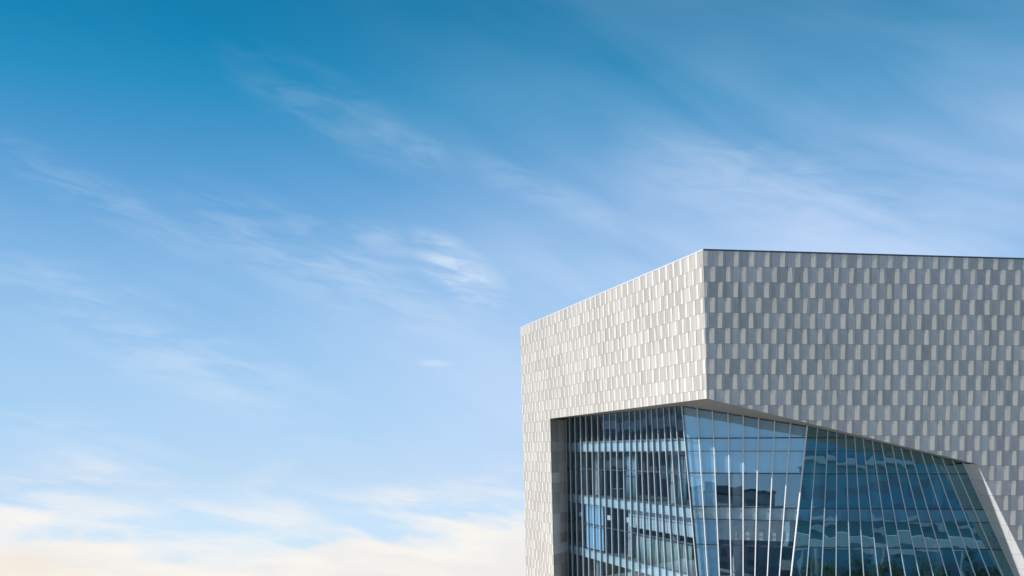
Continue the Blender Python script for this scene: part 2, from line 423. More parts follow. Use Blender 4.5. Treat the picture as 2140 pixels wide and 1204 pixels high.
for kind, name, mo, mi_ in (('grey', 'grey_shingle', m_grey, m_grey_i), ('strip', 'pale_strip', m_strip, m_strip_i)):
    ts = sorted([t for t in tiles if t[3][0] == kind], key=lambda t: -t[0])
    data = {}; rest = {}
    for i, (sa, face, wall, (kd, full, x0, y0, w, h, polys)) in enumerate(ts):
        var = random.randrange(5) if kind == 'strip' else 0
        key, (V, F_) = tile_mesh(kd, var, full, x0, y0, w, h, polys)
        lift = random.uniform(0.0, 0.002); tw = random.uniform(-0.003, 0.003)
        M_ = face.mat(x0, y0) @ Matrix.Translation((0, 0, lift)) @ Matrix.Rotation(tw, 4, 'Y')
        if i < 300:
            if key is None: me = mesh(name, V, F_, mo)
            else:
                if key not in data: data[key] = mesh(name, V, F_, mo)
                me = data[key]
            o = bpy.data.objects.new(name, me); COL.objects.link(o); o.parent = wall; o.matrix_local = M_
        else:
            rest.setdefault(wall.name, (wall, MB()))[1].add([M_ @ Vector(v) for v in V], F_)
    for wl, mb in rest.values():
        o = mb.build(name, mi_, wl); o['kind'] = 'stuff'

# ---- copings along the two roof edges
def beam(mb, A, B, wdir, wid, ddir, d0, d1, mi=0):
    """a bar from A to B, wid across, reaching from d0 to d1 along ddir"""
    a = wdir * (wid / 2)
    return mb.hexa([A - a + ddir * d0, A + a + ddir * d0, A + a + ddir * d1, A - a + ddir * d1, B - a + ddir * d0, B + a + ddir * d0, B + a + ddir * d1, B - a + ddir * d1], mi)
Z3 = Vector((0, 0, 1))
endT = FR.st(TR) + (FR.st(TR) - FR.st(CT)).normalized() * 8.3
TE = FR.p(endT.x, endT.y)
def coping(A, B, n, pr, wid, mat):
    base_o = None; L = (B - A).length; k = max(1, round(L / 3.0)); d = (B - A) / k; g = d.normalized() * .006
    core = beam(MB(), A + Z3 * .02, B + Z3 * .02, Z3, wid * .6, n, -0.33, pr - .012).build('coping', m_joint, bld, NB)
    for i in range(k): beam(MB(), A + d * i + g + Z3 * .03, A + d * (i + 1) - g + Z3 * .03, Z3, wid + random.uniform(-.004, .004), n, -0.35, pr + random.uniform(-.003, .003)).build('coping_section', mat, core)
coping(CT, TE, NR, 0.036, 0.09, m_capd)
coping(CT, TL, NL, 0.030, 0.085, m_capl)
beam(MB(), P1, CT, (UR - UL * 0).normalized(), 0.03, (NR + NL).normalized(), -0.05, 0.022).build('corner_trim', m_capl, bld, NB)
# ---- roof and the walls nobody sees, closing the volume
BK1 = Vector((TL.x + 6, TL.y + 10, TL.z)); BK2 = Vector((TE.x, 92, TE.z)); dn = Z3 * 0.35
ringt = [CT - dn + Vector((.35, .45, 0)), TE - dn + Vector((0, .5, 0)), BK2 - dn, BK1 - dn, TL - dn + Vector((.5, .1, 0))]
MB().prism([p - Z3 * 0.3 for p in ringt], ringt).build('roof', m_roof, bld, NB)
def flat(P, z): return Vector((P.x, P.y, z))
mb = MB()
for A, B in ((TE, BK2), (BK2, BK1), (BK1, TL)):
    b0 = zline(TL, TLb, 0) if B is TL else flat(B, 0); o3 = Vector((.3, -.3, 0)) if A is BK2 else Vector((.3, 0, 0))
    if B is TL: b0 = b0 + Vector((.4, .1, 0)); B = B + Vector((.4, .1, 0))
    mb.hexa([flat(A, 0), b0, b0 + o3, flat(A, 0) + o3, A, B, B + o3, A + o3])
mb.build('back_wall', m_grey_i, bld, NB)

# ---- glass facets
Lt = [1160 + x * .3022 for x in (74,100,137,175,213,253,295,337,378,421,468,515,553,590,630,667,705,750,790,830,878)]
Lb = [1160 + x * .3022 for x in (92,122,157,198,236,275,318,358,400,446,490,533,580,625,668,718,765,817,867,920,983)]
Ct_ = [1400 + x * .319 for x in (79,178,278,380,480,581,686,790,899)]
Cb_ = [1400 + x * .319 for x in (179,247,325,401,480,557,638,717,793)]
Rt_ = [1640 + x * .2857 for x in (164.5,238,315,380,445,510,572,640,707,783,848,917,1000)] + [1840 + x * .2857 for x in (373,447,525,602)]
Rb_ = [1640 + x * .2857 for x in (45.5,160,270,375,478,578,682,780,882,985)] + [1840 + x * .2857 for x in (387,487,590,695,797,895,983.5)]
LEV = [15.08, 14.22, 12.77, 10.55, 9.73, 8.07, 5.95]
FOOT = 0.25
facets = []
def head(A, B, px):              # point of the sloping head A-B seen at picture column px
    k = (px - 1070) / FPX
    t = (k * A.y - A.x) / ((B.x - A.x) - k * (B.y - A.y)); return A + (B - A) * t
for (A, B, n, xt, xb) in ((GL, G0, NL, Lt, Lb), (G0, C1, NC, Ct_, Cb_), (C1, R1, NG, Rt_, Rb_)):
    lines = []
    for i, (a, b) in enumerate(zip(xt, xb)):
        T = head(A, B, a)
        if i == 0: T = A
        if i == len(xt) - 1: T = B
        b = {0: {id(xt): b}}.get(0)[id(xt)]
        Bp = onp(b, 1204, A, n)
        lines.append((T, zline(T, Bp, FOOT)))
    facets.append((n, lines))
# neighbouring facets share their edge line exactly
facets[1][1][0] = facets[0][1][-1]; facets[2][1][0] = facets[1][1][-1]

sides = []
for fi, (n, lines) in enumerate(facets):
    # the part every pane hangs in: the sub-frame behind the glass
    fr = MB(); T0, B0 = lines[0]; T1, B1 = lines[-1]; wd = (T1 - T0).normalized()
    beam(fr, T0, T1, Z3, 0.09, n, -0.16, 0.03)
    cw = fr.build('curtain_wall', m_trans, bld, NB)
    beam(MB(), B0, B1, Z3, 0.20, n, -0.16, 0.03).build('sill_beam', m_trans, cw)
    cw['label'] = ('glass facet under the sunlit wall with close set mullions', 'middle glass facet mirroring the blue sky', 'dark teal glass facet with fanned mullions under the shaded wall')[fi]
    gm = (m_glass, m_glass_c, m_glass_w)[fi]
    low = MB()
    lv = LEV + [3.6, FOOT]
    for i in range(len(lines) - 1):
        (Ta, Ba), (Tb, Bb) = lines[i], lines[i + 1]
        zt = 99.0
        for zb in lv:
            za_, zb_ = min(zt, Ta.z), min(zt, Tb.z)
            if za_ <= zb + 0.02 and zb_ <= zb + 0.02: zt = zb; continue
            if za_ <= zb + 0.02 or zb_ <= zb + 0.02:
                # the head cuts through this band: a triangle
                hi = (Ta, Ba) if za_ > zb_ else (Tb, Bb); top = zline(*hi, max(za_, zb_)); base_hi = zline(*hi, zb)
                k = (max(za_, zb_) - zb) / abs(Ta.z - Tb.z); oth = Ta + (Tb - Ta) * k if za_ > zb_ else Tb + (Ta - Tb) * k
                q = [zline(Ta, Ba, zb) if za_ > zb_ else oth, zline(Tb, Bb, zb) if zb_ > za_ else oth, top]
            else: q = [zline(Ta, Ba, zb), zline(Tb, Bb, zb), zline(Tb, Bb, zb_), zline(Ta, Ba, za_)]
            # each pane leans a hair of its own, as set glass does
            c = sum(q, Vector()) / len(q); jit = Vector((random.gauss(0, .0035), random.gauss(0, .0025), random.gauss(0, .0035)))
            qq = [p + n * ((p - c).dot(jit)) * 1.0 for p in q]
            mbp = MB().prism([p - n * 0.02 for p in qq], [p + n * 0.0 for p in qq])
            if zb >= 5.9: mbp.build('pane', gm, cw)
            else: low.add(mbp.v, mbp.f)
            zt = zb
    o = low.build('pane', gm, cw); o['kind'] = 'stuff'
    for i, (T, B) in enumerate(lines):
        if fi > 0 and i == 0: continue
        w = (0.08, 0.065, 0.048)[fi]
        edge = i == len(lines) - 1
        d = (0.06, 0.13, 0.045)[fi]
        ax = (T - B).normalized(); sd = n.cross(ax).normalized()
        w *= 1.35 if edge else 1; T_ = T - Z3 * 0.01
        prof = ((w / 2, .012), (w / 2, d * (.3, .3, .9)[fi]), (-w * .05, d), (-w / 2, d), (-w / 2, .012))          # splayed nose
        MB().prism([B + sd * a + n * b for a, b in prof], [T_ + sd * a + n * b for a, b in prof]).build('mullion', m_mull_shade if fi == 2 else m_mull, cw)
        mb = MB(); beam(mb, B, T, sd, 0.05, n, -0.14, -0.025); mb.build('mullion_back', m_trans, cw)
    for z in LEV:
        P_ = []
        for i in range(len(lines) - 1):
            (Ta, Ba), (Tb, Bb) = lines[i], lines[i + 1]
            if Ta.z > z + .03 and Tb.z > z + .03: P_ += [zline(Ta, Ba, z), zline(Tb, Bb, z)]
            elif Ta.z > z + .03: P_ += [zline(Ta, Ba, z), Ta + (Tb - Ta) * ((Ta.z - z) / (Ta.z - Tb.z))]
        if not P_: continue
        thick = 0.075 if z in (15.08, 12.77, 10.55, 8.07) else 0.04
        mb = MB(); beam(mb, P_[0], P_[-1], Z3, thick, n, -0.03, 0.016); mb.build('transom', m_trans, cw)

# ---- soffit above the glass, in panels
sof = MB()
inner = [l[0] for l in facets[0][1]] + [l[0] for l in facets[1][1][1:]] + [l[0] for l in facets[2][1][1:]]
nL, nA = len(facets[0][1]), len(inner)
outer = []
for i in range(nA):
    if i < nL: outer.append(LJ + (P1 - LJ) * (i / (nL - 1)))
    else:
        pi_ = inner[i] - CAM; px = 1070 + pi_.x / pi_.y * FPX; outer.append(P1 + (P2 - P1) * ((px - 1425) / (2012 - 1425)))
outer[-1] = P2
up = Z3 * 0.05
sof_o = None
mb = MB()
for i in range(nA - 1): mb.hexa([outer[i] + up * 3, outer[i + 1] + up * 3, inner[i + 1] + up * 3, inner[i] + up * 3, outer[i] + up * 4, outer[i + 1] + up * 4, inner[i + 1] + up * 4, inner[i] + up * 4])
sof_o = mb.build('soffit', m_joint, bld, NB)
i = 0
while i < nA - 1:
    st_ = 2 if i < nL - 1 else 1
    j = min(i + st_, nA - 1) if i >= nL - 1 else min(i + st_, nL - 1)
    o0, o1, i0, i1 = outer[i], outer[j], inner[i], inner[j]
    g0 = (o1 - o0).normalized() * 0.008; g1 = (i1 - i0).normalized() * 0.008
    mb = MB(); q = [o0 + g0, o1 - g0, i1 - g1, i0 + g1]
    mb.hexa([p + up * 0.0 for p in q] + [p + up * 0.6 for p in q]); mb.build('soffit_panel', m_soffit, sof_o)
    i = j

# ---- the two returns beside the glass
def ret_panels(name, A, Ab, B, Bb, cols, label, mat=None):
    """A = outer edge line, B = inner (glass) edge line"""
    zs = [A.z]
    r = math.floor((A.z - P1.z - J0) / ROW)
    while True:
        z = P1.z + J0 + r * ROW; r -= 1
        if z > A.z - 0.1: continue
        if z < 0.3: break
        zs.append(z)
    zs.append(0.02)
    n = (zline(A, Ab, 8) - zline(B, Bb, 8)).cross(Z3).normalized()
    if n.dot(CAM - A) < 0: n = -n
    mb = MB()
    for a, b in zip(zs[:-1], zs[1:]):
        pa, pb, pc, pd = (zline(A, Ab, min(b, A.z)), zline(B, Bb, b), zline(B, Bb, min(a, B.z)), zline(A, Ab, min(a, A.z)))
        q = [pa + (pb - pa) * .06, pb, pc, pd + (pc - pd) * .06]
        mb.prism([p - n * .09 for p in q], [p - n * .034 for p in q])
    par = mb.build(name, m_joint, bld, NB); par['label'] = label
    for a, b in zip(zs[:-1], zs[1:]):
        for c in range(cols):
            f0, f1 = c / cols, (c + 1) / cols; g = 0.006
            def pt(f, z): 
                za = zline(A, Ab, min(z, A.z)); zb = zline(B, Bb, min(z, max(B.z, A.z)))
                return za + (zb - za) * f
            q = [pt(f0, b + g), pt(f1, b + g), pt(f1, a - g), pt(f0, a - g)]
            e = (q[1] - q[0]).normalized() * g
            q = [q[0] + e, q[1] - e, q[2] - e, q[3] + e]
            MB().hexa([q[0] - n * .03, q[1] - n * .03, q[1], q[0], q[3] - n * .03, q[2] - n * .03, q[2], q[3]]).build('return_panel', mat or m_jamb, par)
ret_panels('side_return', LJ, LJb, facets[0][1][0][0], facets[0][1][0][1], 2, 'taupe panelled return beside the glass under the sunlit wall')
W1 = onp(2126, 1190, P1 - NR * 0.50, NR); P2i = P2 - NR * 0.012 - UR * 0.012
ret_panels('side_return', P2, W2, P2i, W1, 1, 'bright sunlit wedge of the slanted return', m_ret_lit)  # separate facet shaped and paled for the sunlit part of the return
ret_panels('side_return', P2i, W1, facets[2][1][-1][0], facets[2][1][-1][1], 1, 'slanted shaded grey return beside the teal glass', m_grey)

# ---- inside: slabs, spandrel boards, bulkheads, columns, inner walls
EDGE = [facets[0][1][0], facets[0][1][-1], facets[1][1][-1], facets[2][1][-1]]
NRM = [NL, NC, NG]
def foot(z, off):
    """outline of the glass line at height z pulled inward by off"""
    p = [zline(T, B, z) for T, B in EDGE]
    res = []
    for i, q in enumerate(p):
        ns = [NRM[k] for k in (i - 1, i) if 0 <= k < 3]; n = sum(ns, Vector()); n.z = 0; n.normalize()
        c = n.dot(Vector((ns[0].x, ns[0].y, 0)).normalized()); res.append(q - n * (off / c))
    return res
def strip_board(name, z0, z1, off, mat, segs=(0, 1, 2), part=(0.0, 1.0), parent=bld, thick=0.06):
    mb = MB(); a0, a1 = foot(z0, off), foot(z1, off); b0, b1 = foot(z0, off + thick), foot(z1, off + thick)
    for k in segs:
        f = (part if k == segs[0] else (0.0, 1.0))
        def L(r): return r[k] + (r[k + 1] - r[k]) * f[0], r[k] + (r[k + 1] - r[k]) * f[1]
        (p0, p1), (q0, q1), (r0, r1), (s0, s1) = L(a0), L(b0), L(a1), L(b1)
        mb.hexa([p0, p1, q1, q0, r0, r1, s1, s0])
    return mb.build(name, mat, parent, NB)
BACKP = [Vector((14, 84, 0)), Vector((36, 70, 0))]
for z0, z1 in ((14.32, 14.98), (9.83, 10.45), (5.2, 5.85), (-0.1, 0.15)):
    f0 = foot(max(z1, .3), 0.30)
    ring = [flat(f0[0], 0), flat(f0[1], 0), flat(f0[2], 0), flat(f0[3], 0), Vector((36, 72, 0)), Vector((16, 88, 0))]
    MB().prism([flat(p, z0) for p in ring], [flat(p, z1) for p in ring]).build('floor_slab', (m_slab), bld, NB)
f0 = foot(12.0, 0.3)
strip_board('spandrel', 14.25, 15.05, 0.17, m_span, (0,))
strip_board('spandrel', 9.76, 10.52, 0.17, m_span)
strip_board('spandrel', 5.15, 5.92, 0.17, m_span)
strip_board('bulkhead', 8.35, 9.70, 0.75, m_bulk, (0, 1), (0.50, 1.0))
strip_board('bulkhead', 8.35, 9.70, 0.75, m_inwall, (2,))
# pale shadow-box boards close behind some of the glass
def shadow_box(k, i0, i1, z0, z1, off=0.2):
    n, lines = facets[k]
    for i in range(i0, i1):
        (Ta, Ba), (Tb, Bb) = lines[i], lines[i + 1]
        q = [zline(Ta, Ba, z0), zline(Tb, Bb, z0), zline(Tb, Bb, min(z1, Tb.z - .08)), zline(Ta, Ba, min(z1, Ta.z - .08))]
        q = [p - n * off for p in q]
        MB().prism([p - n * .03 for p in q], q).build('shadow_box', m_box, bld, NB)
m_box = plain('shadow_box_board', (0.50, 0.76, 0.96), 0.6, var=0.03)  # pale board, its blue deepened to stand in for mirrored sky
shadow_box(1, 0, 8, 12.80, 99)
for z0, z1 in ((10.6, 12.76), (8.1, 9.7), (6.0, 8.04)): shadow_box(1, 0, 2, z0, z1)
for z0, z1 in ((8.1, 9.7), (6.0, 8.04)): shadow_box(0, 3, 6, z0, z1, .3)
# ceiling of the top storey follows the soffit
mbc = MB(); cin = [EDGE[i][0] + Z3 * 0.06 for i in range(4)]; cb_ = [Vector((16, 88, 17.4)), Vector((36, 72, 13.9))]
mbc.add(cin + cb_ + [p + Z3 * .2 for p in cin + cb_], [(0, 1, 5), (1, 4, 5), (1, 2, 4), (2, 3, 4), (6, 11, 7), (7, 11, 10), (7, 10, 8), (8, 10, 9)])
mbc.build('ceiling', m_slab, bld, NB)
# partitions and back wall
def wall_seg(name, A, B, z0, z1, mat, th=0.15):
    d = (B - A); d.z = 0; n = Vector((-d.y, d.x, 0)).normalized() * th / 2
    a, b = flat(A, z0), flat(B, z0); h = Z3 * (z1 - z0)
    return MB().hexa([a - n, b - n, b + n, a + n, a - n + h, b - n + h, b + n + h, a + n + h]).build(name, mat, bld, NB)
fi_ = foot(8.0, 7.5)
m_inblue = plain('inner_wall_mirror_tint', (0.36, 0.52, 0.66), 0.8)  # blue stands in for the hazy skyline mirrored in the glass
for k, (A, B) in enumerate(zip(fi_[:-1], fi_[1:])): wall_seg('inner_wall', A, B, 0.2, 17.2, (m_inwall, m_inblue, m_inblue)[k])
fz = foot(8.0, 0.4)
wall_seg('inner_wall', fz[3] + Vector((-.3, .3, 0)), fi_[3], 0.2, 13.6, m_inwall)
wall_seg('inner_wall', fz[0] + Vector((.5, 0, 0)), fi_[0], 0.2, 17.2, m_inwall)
for k, fr_, off in ((0, .18, 1.3), (0, .48, 1.3), (0, .80, 1.3), (1, .35, 1.6), (2, .12, 1.2), (2, .42, 1.2), (2, .72, 1.2)):
    q = foot(8.0, off); c = q[k] + (q[k + 1] - q[k]) * fr_
    for z0, z1 in ((0.2, 5.15), (5.9, 9.8), (10.5, 14.3)):
        if z1 > 13.4 and k == 2: z1 = 13.4
        MB().tube([flat(c, z0), flat(c, z1)], 0.32, 16).build('column', m_column, bld, NB, smooth=False)

# ------------------------------------------------------------------ ground: a flat hilltop that falls away behind the building
def hill(x, y):
    g = max(0.0, y - 92.0); return -0.2 * (math.sqrt(g * g + 25) - 5)
xs = [-2600, -1600, -900, -500, -300, -200, -140, -100, -70, -45, -20, 0, 20, 45, 70, 100, 140, 200, 300, 500, 900, 1600, 2600]
ys = [-2600, -1600, -900, -500, -300, -180, -100, -50, 0, 40, 70, 86, 92, 95, 98, 102, 107, 114, 124, 140, 170, 220, 300, 450, 700, 1100, 1800, 2600]
gv = [(x, y, hill(x, y) - 0.02) for y in ys for x in xs]; nx = len(xs)
gf = [(j * nx + i, j * nx + i + 1, (j + 1) * nx + i + 1, (j + 1) * nx + i) for j in range(len(ys) - 1) for i in range(nx - 1)]
def ground_mat(name, a, b, c, sc):
    m_, t, o = new_mat(name); g = t.new('ShaderNodeNewGeometry').outputs['Position']
    n1 = t.noise(g, sc, 6, 0.6); n2 = t.noise(g, sc * 9, 5, 0.65)
    col = t.mix(t.smooth(n1, 0.4, 0.6), a, b); col = t.mix(t.m('MULTIPLY', n2, 0.5), col, c)
    principled(t, o, col, 0.9, 0, 0.2, bump(t, n2, 0.4, 0.03)); return m_
gr = obj('ground', gv, gf, ground_mat('ground_grass', (0.07, 0.10, 0.035), (0.11, 0.115, 0.055), (0.13, 0.11, 0.07), 0.05)); gr['kind'] = 'structure'
m_pave = ground_mat('bounce_paving', (0.62, 0.59, 0.54), (0.68, 0.65, 0.60), (0.54, 0.51, 0.47), 0.25)  # paled so that it throws sunlight up at the shaded wall
pl = MB().box((-70, -5.9, -0.1), (150, 90, 0.0)).build('plaza', m_pave); pl['kind'] = 'structure'  # unseen ground, enlarged to bounce more light onto the shaded wall
rd = MB().box((-400, -24, -0.12), (400, -10, -0.008)).build('road', ground_mat('asphalt', (0.045, 0.045, 0.047), (0.06, 0.06, 0.06), (0.05, 0.05, 0.05), 0.6)); rd['kind'] = 'structure'
for y0 in (-28.0, -10.0):
    pv = MB().box((-400, y0, -0.1), (400, y0 + 4, 0.12)).build('pavement', m_pave); pv['kind'] = 'structure'

# ------------------------------------------------------------------ the surroundings that the glass mirrors
m_far_dark = plain('far_slate', (0.22, 0.48, 0.58), 0.5)
m_far_mid = plain('far_concrete', (0.28, 0.30, 0.32), 0.8)
m_far_hazed = plain('far_stone_hazed', (0.50, 0.58, 0.66), 0.85)  # blue-grey with distance haze put into the stone colour
m_far_win = plain('far_window', (0.22, 0.28, 0.34), 0.12, 0, 0.6)
m_white = plain('white_paint', (0.78, 0.78, 0.76), 0.5, var=0.05)
def block(name, label, c, w, d, h, rz, mat, cols, rows, wfrac, hfrac, group=None, ledge=None):
    z = min(hill(c[0], c[1]), hill(c[0], c[1] + d)) - 1
    r = empty(name, (c[0], c[1], z)); r.rotation_euler.z = R_(rz); tag(r, label, 'building', group)
    H = h - z
    MB().box((-w / 2, 0, 0), (w / 2, d, H)).build('wall', mat, r)
    rf = MB().box((-w / 2 - .4, -.4, H), (w / 2 + .4, d + .4, H + .6)).build('roof', m_capd, r)
    MB().box((-w / 6, d * .3, H + .6), (w / 8, d * .7, H + 3.2)).build('plant_room', m_far_mid, rf)
    pw, ph2 = w / cols, (h - 1.5) / rows
    me = MB().box((-pw * wfrac / 2, -.12, 0), (pw * wfrac / 2, 0.1, ph2 * hfrac))
    me = mesh('window', me.v, me.f, m_far_win)
    for i in range(cols):
        for j in range(rows):
            o = bpy.data.objects.new('window', me); COL.objects.link(o); o.parent = r
            o.location = (-w / 2 + pw * (i + .5), -0.02, -z + 1.2 + j * ph2)
    if ledge:
        for lz in ledge: MB().box((-w / 2 - 2, -3.5, lz - z), (w / 2 + 2, -0.13, lz - z + .7)).build('canopy', m_white, r)
    return r
block('office_block', 'dark slate office block with white canopies mirrored in the teal glass', (44, -36), 64, 20, 42, 180, m_far_dark, 13, 9, .8, .4, ledge=(9.5, 19.6, 30.0))
block('slab_block', 'long concrete slab block with ribbon windows mirrored beneath the sunlit wall', (-150, 238), 230, 18, 40, 122, m_far_mid, 12, 6, .92, .45)
block('apartment_house', 'stone apartment house in the mirrored skyline of the sky blue glass', (-58, -118), 26, 16, 26.5, 180, m_far_hazed, 7, 8, .5, .55)
block('apartment_tower', 'slim concrete apartment tower in the mirrored skyline of the sky blue glass', (-33, -130), 8, 12, 32, 180, m_far_mid, 3, 9, .5, .5)
block('warehouse', 'wide low dark warehouse around the mirrored slim apartment tower', (-20, -128), 46, 24, 22, 184, m_far_dark, 9, 4, .6, .4)
# walkway canopy
cn = empty('walkway_canopy', (36, 6, 0)); tag(cn, 'long white walkway canopy mirrored as a pale band in the teal glass', 'canopy')
MB().box((-34, -3, 6.9), (34, 3, 8.1)).build('roof_slab', m_white, cn)
for k in range(8):
    MB().tube([(-31 + k * 8.8, 0, 0), (-31 + k * 8.8, 0, 6.9)], .16, 10).build('post', m_white, cn)

# trees of the plaza
def leaf_mat():
    m_, t, o = new_mat('foliage'); rnd = t.new('ShaderNodeNewGeometry').outputs['Random Per Island']
    c = t.mix(rnd, (0.035, 0.065, 0.018), (0.095, 0.13, 0.04)); p = principled(t, o, c, 0.6, 0, 0.3); return m_
m_leaf = leaf_mat(); m_bark = plain('bark', (0.10, 0.075, 0.055), 0.95, scale=14)
def make_tree(seed, h):
    rnd = random.Random(seed); tr = MB()
    tr.tube([(0, 0, 0), (.05, 0, h * .25), (.0, .06, h * .5), (.05, 0, h * .85)], [.17, .13, .09, .03], 8)
    tips = []
    for k in range(9):
        a = k * 2.4 + rnd.random(); z0 = h * rnd.uniform(.32, .6); L = h * rnd.uniform(.2, .32)
        e = (math.cos(a) * L, math.sin(a) * L, z0 + L * rnd.uniform(.4, .9)); tips.append(e)
        tr.tube([(0, 0, z0), (e[0] * .5, e[1] * .5, z0 + (e[2] - z0) * .4), e], [.06, .04, .015], 6)
    lf = MB()
    for k in range(26):
        b = tips[k % 9]; f = rnd.uniform(.5, 1.15)
        c = Vector((b[0] * f, b[1] * f, h * .4 + (b[2] - h * .4) * f + rnd.uniform(0, h * .28))); rr = rnd.uniform(.45, .85) * h / 7
        for q in range(70):
            d = Vector((rnd.gauss(0, 1), rnd.gauss(0, 1), rnd.gauss(0, .75))).normalized() * rr * rnd.random() ** .4; p = c + d
            u = Vector((rnd.gauss(0, 1), rnd.gauss(0, 1), rnd.gauss(0, 1))).normalized(); v = u.orthogonal().normalized(); s_ = rnd.uniform(.09, .17)
            lf.add([p - u * s_, p + v * s_ * .55, p + u * s_, p - v * s_ * .55], [(0, 1, 2, 3)])
    return tr, lf
protos = [make_tree(s_, 7.0) for s_ in (3, 11, 23)]
pm = [(mesh('trunk', a.v, a.f, m_bark), mesh('crown', b.v, b.f, m_leaf)) for a, b in protos]
for i, (x, y, sc) in enumerate(((22, 33, .78), (26, 26, .84), (30, 34, .74), (33, 23, .9), (37, 30, .9), (24, 17, .88), (41, 24, .95), (30, 14, .9))):
    r = empty('plaza_tree', (x, y, 0)); r.scale = (sc, sc, sc); r.rotation_euler.z = i * 1.3
    tag(r, 'leafy plaza tree mirrored low down in the dark teal glass', 'tree', 'trees in front of the museum')
    for nm, me in zip(('trunk', 'crown'), pm[i % 3]):
        o = bpy.data.objects.new(nm, me); COL.objects.link(o); o.parent = r

# ------------------------------------------------------------------ things behind the glass
def behind(k, px, py, off):
    n, lines = facets[k]; return onp(px, py, lines[0][0] - n * off, n)
def facet_dir(k):
    n, lines = facets[k]; d = lines[-1][0] - lines[0][0]; d.z = 0; return d.normalized()
m_curt = plain('curtain_cloth', (0.50, 0.56, 0.52), 0.9, var=0.1)
m_curtb = plain('curtain_blue', (0.32, 0.44, 0.50), 0.9, var=0.1)
def curtain(k, px0, px1, z0, z1, off, mat, label, group, folds):
    a = behind(k, px0, 1000, off); b = behind(k, px1, 1000, off); a.z = b.z = 0
    n = Vector((NRM[k].x, NRM[k].y, 0)).normalized(); r = empty('curtain', (*((a + b) / 2).xy, z0)); tag(r, label, 'curtain', group)
    N = folds * 6; v, f = [], []
    for j, z in enumerate((0.0, (z1 - z0) * .5, z1 - z0)):
        for i in range(N + 1):
            u_ = i / N; am = .06 * (1.2 - .3 * j / 2); p = a + (b - a) * u_ - (a + b) / 2 + n * am * math.sin(i / 6 * 2 * math.pi + .4 * j) ; v.append((p.x, p.y, z))
    for j in range(2):
        for i in range(N): f.append((j * (N + 1) + i, j * (N + 1) + i + 1, (j + 1) * (N + 1) + i + 1, (j + 1) * (N + 1) + i))
    me = obj('cloth', v, f, mat, r, smooth=True); sm = me.modifiers.new('thick', 'SOLIDIFY'); sm.thickness = .012
    L = (b - a).length; d = (b - a).normalized()
    MB().tube([-d * L / 2 + Z3 * (z1 - z0 + .02), d * L / 2 + Z3 * (z1 - z0 + .02)], .02, 6).build('rail', m_trans, r)
curtain(0, 1216, 1225, 10.5, 14.1, .7, m_curtb, 'narrow blue curtain near the taupe return, upper office floor', None, 4)
curtain(0, 1309, 1330, 10.5, 14.1, .7, m_curtb, 'blue grey curtain in the middle of the upper office floor', None, 7)
curtain(0, 1418, 1434, 10.5, 14.1, .7, m_curtb, 'dark curtain at the corner of the glass, upper office floor', None, 5)
for a_, b_, lb in ((1330, 1366, 'farthest from the corner'), (1369, 1404, 'in the middle of three'), (1407, 1446, 'nearest the glass corner')):
    curtain(0, a_, b_, 5.95, 8.0, .45, m_curt, 'pale pleated curtain on the lower floor, ' + lb, 'pale curtains on the lower floor', 9)
# paper notices taped inside the glass
m_paper = plain('paper', (0.86, 0.86, 0.84), 0.8, var=0.03)
for px, py, lb in ((1213, 1074, 'nearest the taupe return'), (1272.5, 1082, 'in the middle of three'), (1313, 1087, 'nearest the glass corner')):
    c = behind(0, px, py, 0.05); d = facet_dir(0) * .30; up_ = VL * .19; n = NL * .004
    o = MB().hexa([-d - up_ - n, d - up_ - n, d - up_ + n, -d - up_ + n, -d + up_ - n, d + up_ - n, d + up_ + n, -d + up_ + n]).build('paper_notice', m_paper, None, c)
    tag(o, 'white paper notice taped inside the lower floor glass, ' + lb, 'notice', 'paper notices behind the glass')
# a desk with somebody sitting at it
m_desk = plain('desk_board', (0.42, 0.43, 0.44), 0.5); m_dark = plain('dark_plastic', (0.03, 0.03, 0.035), 0.5)
dp = behind(0, 1297, 1010, 1.6); ang = math.atan2(facet_dir(0).y, facet_dir(0).x)
dk = empty('desk', (dp.x, dp.y, 10.46)); dk.rotation_euler.z = ang; tag(dk, 'grey desk close to the glass on the upper office floor', 'desk')
MB().box((-.8, -.38, .72), (.8, .38, .76)).build('desk_top', m_desk, dk)
MB().box((-.72, -.36, .1), (.72, -.33, .71)).build('modesty_panel', m_dark, dk)
for sx in (-.74, .74): MB().box((sx - .03, -.34, 0), (sx + .03, .34, .718)).build('leg', m_dark, dk)
mo = empty('monitor', (dp.x, dp.y, 11.221)); mo.rotation_euler.z = ang; tag(mo, 'slim computer screen standing on the grey desk', 'monitor')
MB().box((-.72, -.1, .14), (-.22, -.07, .46)).build('screen', m_dark, mo); MB().box((-.50, -.12, 0), (-.44, -.08, .2)).build('stand', m_desk, mo); MB().box((-.6, -.18, 0), (-.34, .0, .012)).build('foot', m_desk, mo)
ch = empty('office_chair', (dp.x, dp.y, 10.46)); ch.rotation_euler.z = ang; tag(ch, 'dark office chair at the grey desk behind the glass', 'chair')
MB().box((-.24 + .25, .45, .44), (.24 + .25, .92, .50)).build('seat', m_dark, ch); MB().box((-.22 + .25, .92, .55), (.22 + .25, .98, 1.05)).build('backrest', m_dark, ch)
MB().tube([(.25, .68, .06), (.25, .68, .44)], .03, 8).build('post', m_desk, ch)
for k in range(5): MB().tube([(.25, .68, .07), (.25 + .28 * math.cos(k * 1.2566), .68 + .28 * math.sin(k * 1.2566), .03)], .02, 6).build('leg', m_dark, ch)
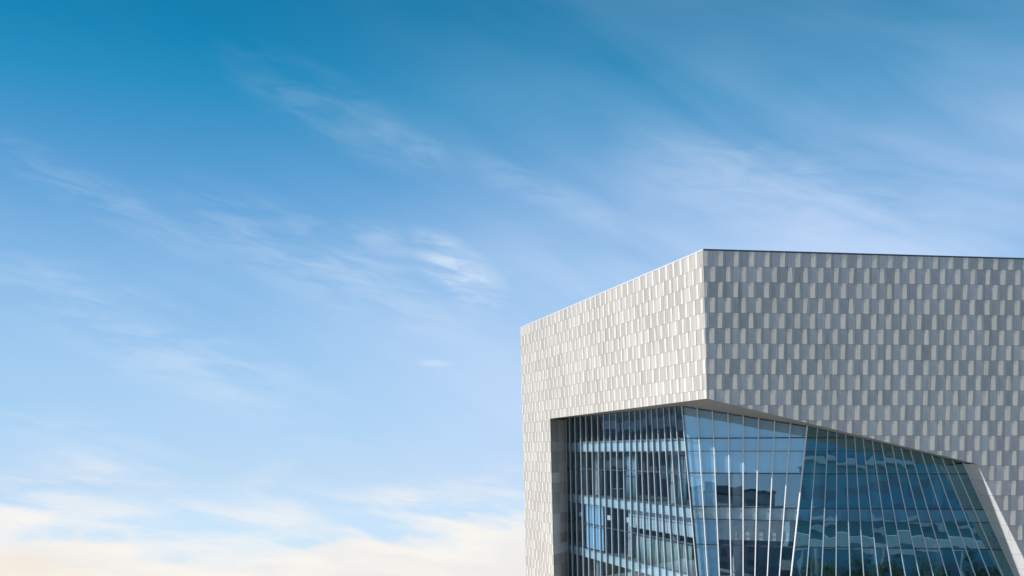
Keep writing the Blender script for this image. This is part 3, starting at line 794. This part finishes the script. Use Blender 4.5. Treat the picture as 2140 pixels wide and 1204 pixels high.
def person_mat():
    m_, t, o = new_mat('person_clothes'); z = t.new('ShaderNodeSeparateXYZ'); t.l.new(t.new('ShaderNodeTexCoord').outputs['Object'], z.inputs[0])
    skin = t.m('GREATER_THAN', z.outputs[2], 1.09); hand = t.m('MULTIPLY', t.m('LESS_THAN', z.outputs[1], .18), t.m('GREATER_THAN', z.outputs[2], .74))
    c = t.mix(t.m('MAXIMUM', skin, hand), (0.02, 0.022, 0.03), (0.55, 0.30, 0.21)); principled(t, o, c, 0.7, 0, 0.3); return m_
bv = [(0,.66,.54),(0,.68,.72),(0,.66,.92),(0,.65,1.05),(0,.64,1.13),(0,.63,1.21),(0,.62,1.31),
      (.10,.62,.54),(.12,.22,.54),(.12,.20,.10),(.12,.08,.05),(-.10,.62,.54),(-.12,.22,.54),(-.12,.20,.10),(-.12,.08,.05),
      (.18,.65,1.03),(.25,.52,.80),(.14,.24,.80),(.11,.15,.79),(-.18,.65,1.03),(-.25,.52,.80),(-.14,.24,.80),(-.11,.15,.79)]
be = [(0,1),(1,2),(2,3),(3,4),(4,5),(5,6),(0,7),(7,8),(8,9),(9,10),(0,11),(11,12),(12,13),(13,14),(3,15),(15,16),(16,17),(17,18),(3,19),(19,20),(20,21),(21,22)]
br = [.15,.14,.16,.10,.055,.085,.075,.10,.075,.05,.04,.10,.075,.05,.04,.075,.05,.038,.03,.075,.05,.038,.03]
for sx in (1, -1):                       # five fingers each
    root = 18 if sx == 1 else 22; bx = .11 * sx
    for k, (ox, L) in enumerate(((-.036, .07), (-.012, .08), (.012, .085), (.036, .07))):
        i0 = len(bv); bv += [(bx + ox, .11, .79), (bx + ox, .11 - L, .778)]; be += [(root, i0), (i0, i0 + 1)]; br += [.011, .008]
    i0 = len(bv); bv += [(bx - sx * .05, .14, .785), (bx - sx * .065, .10, .778)]; be += [(root, i0), (i0, i0 + 1)]; br += [.012, .009]
me = bpy.data.meshes.new('body'); me.from_pydata(bv, be, []); me.materials.append(person_mat())
pe = bpy.data.objects.new('person', me); COL.objects.link(pe); pe.location = dp.xy.to_3d() + Z3 * 10.46
pe.rotation_euler.z = ang; pe.location += Matrix.Rotation(ang, 3, 'Z') @ Vector((.25, 0, 0))
pe.modifiers.new('skin', 'SKIN'); me.skin_vertices[0].data[0].use_root = True
for sv, r_ in zip(me.skin_vertices[0].data, br): sv.radius = (r_, r_)
pe.modifiers.new('sub', 'SUBSURF').levels = 2; pe.modifiers['sub'].render_levels = 2
tag(pe, 'person in dark clothes seated at the desk behind the glass', 'person')
hv, hf = [], []
for i in range(5):
    for j in range(12):
        th = i / 4 * 1.45; a_ = j / 12 * 2 * math.pi; hv.append((.098 * math.sin(th) * math.cos(a_), .635 + .108 * math.sin(th) * math.sin(a_), 1.29 + .115 * math.cos(th)))
for i in range(4):
    for j in range(12): hf.append((i * 12 + j, (i + 1) * 12 + j, (i + 1) * 12 + (j + 1) % 12, i * 12 + (j + 1) % 12))
obj('hair', hv, hf, m_dark, pe, smooth=True)
# red chair near the far end of the teal glass
rp = behind(2, 2018, 1055, 0.9); m_red = plain('red_cloth', (0.55, 0.09, 0.08), 0.8)
rc = empty('red_chair', (rp.x, rp.y, 10.46)); tag(rc, 'red upholstered chair behind the teal glass near the slanted grey return', 'chair')
MB().box((-.27, -.25, .34), (.27, .27, .46)).build('seat', m_red, rc); MB().box((-.27, .27, .36), (.27, .36, .95)).build('backrest', m_red, rc)
for sx in (-.23, .23):
    for sy in (-.2, .3): MB().tube([(sx, sy, 0), (sx, sy, .345)], .018, 6).build('leg', m_dark, rc)
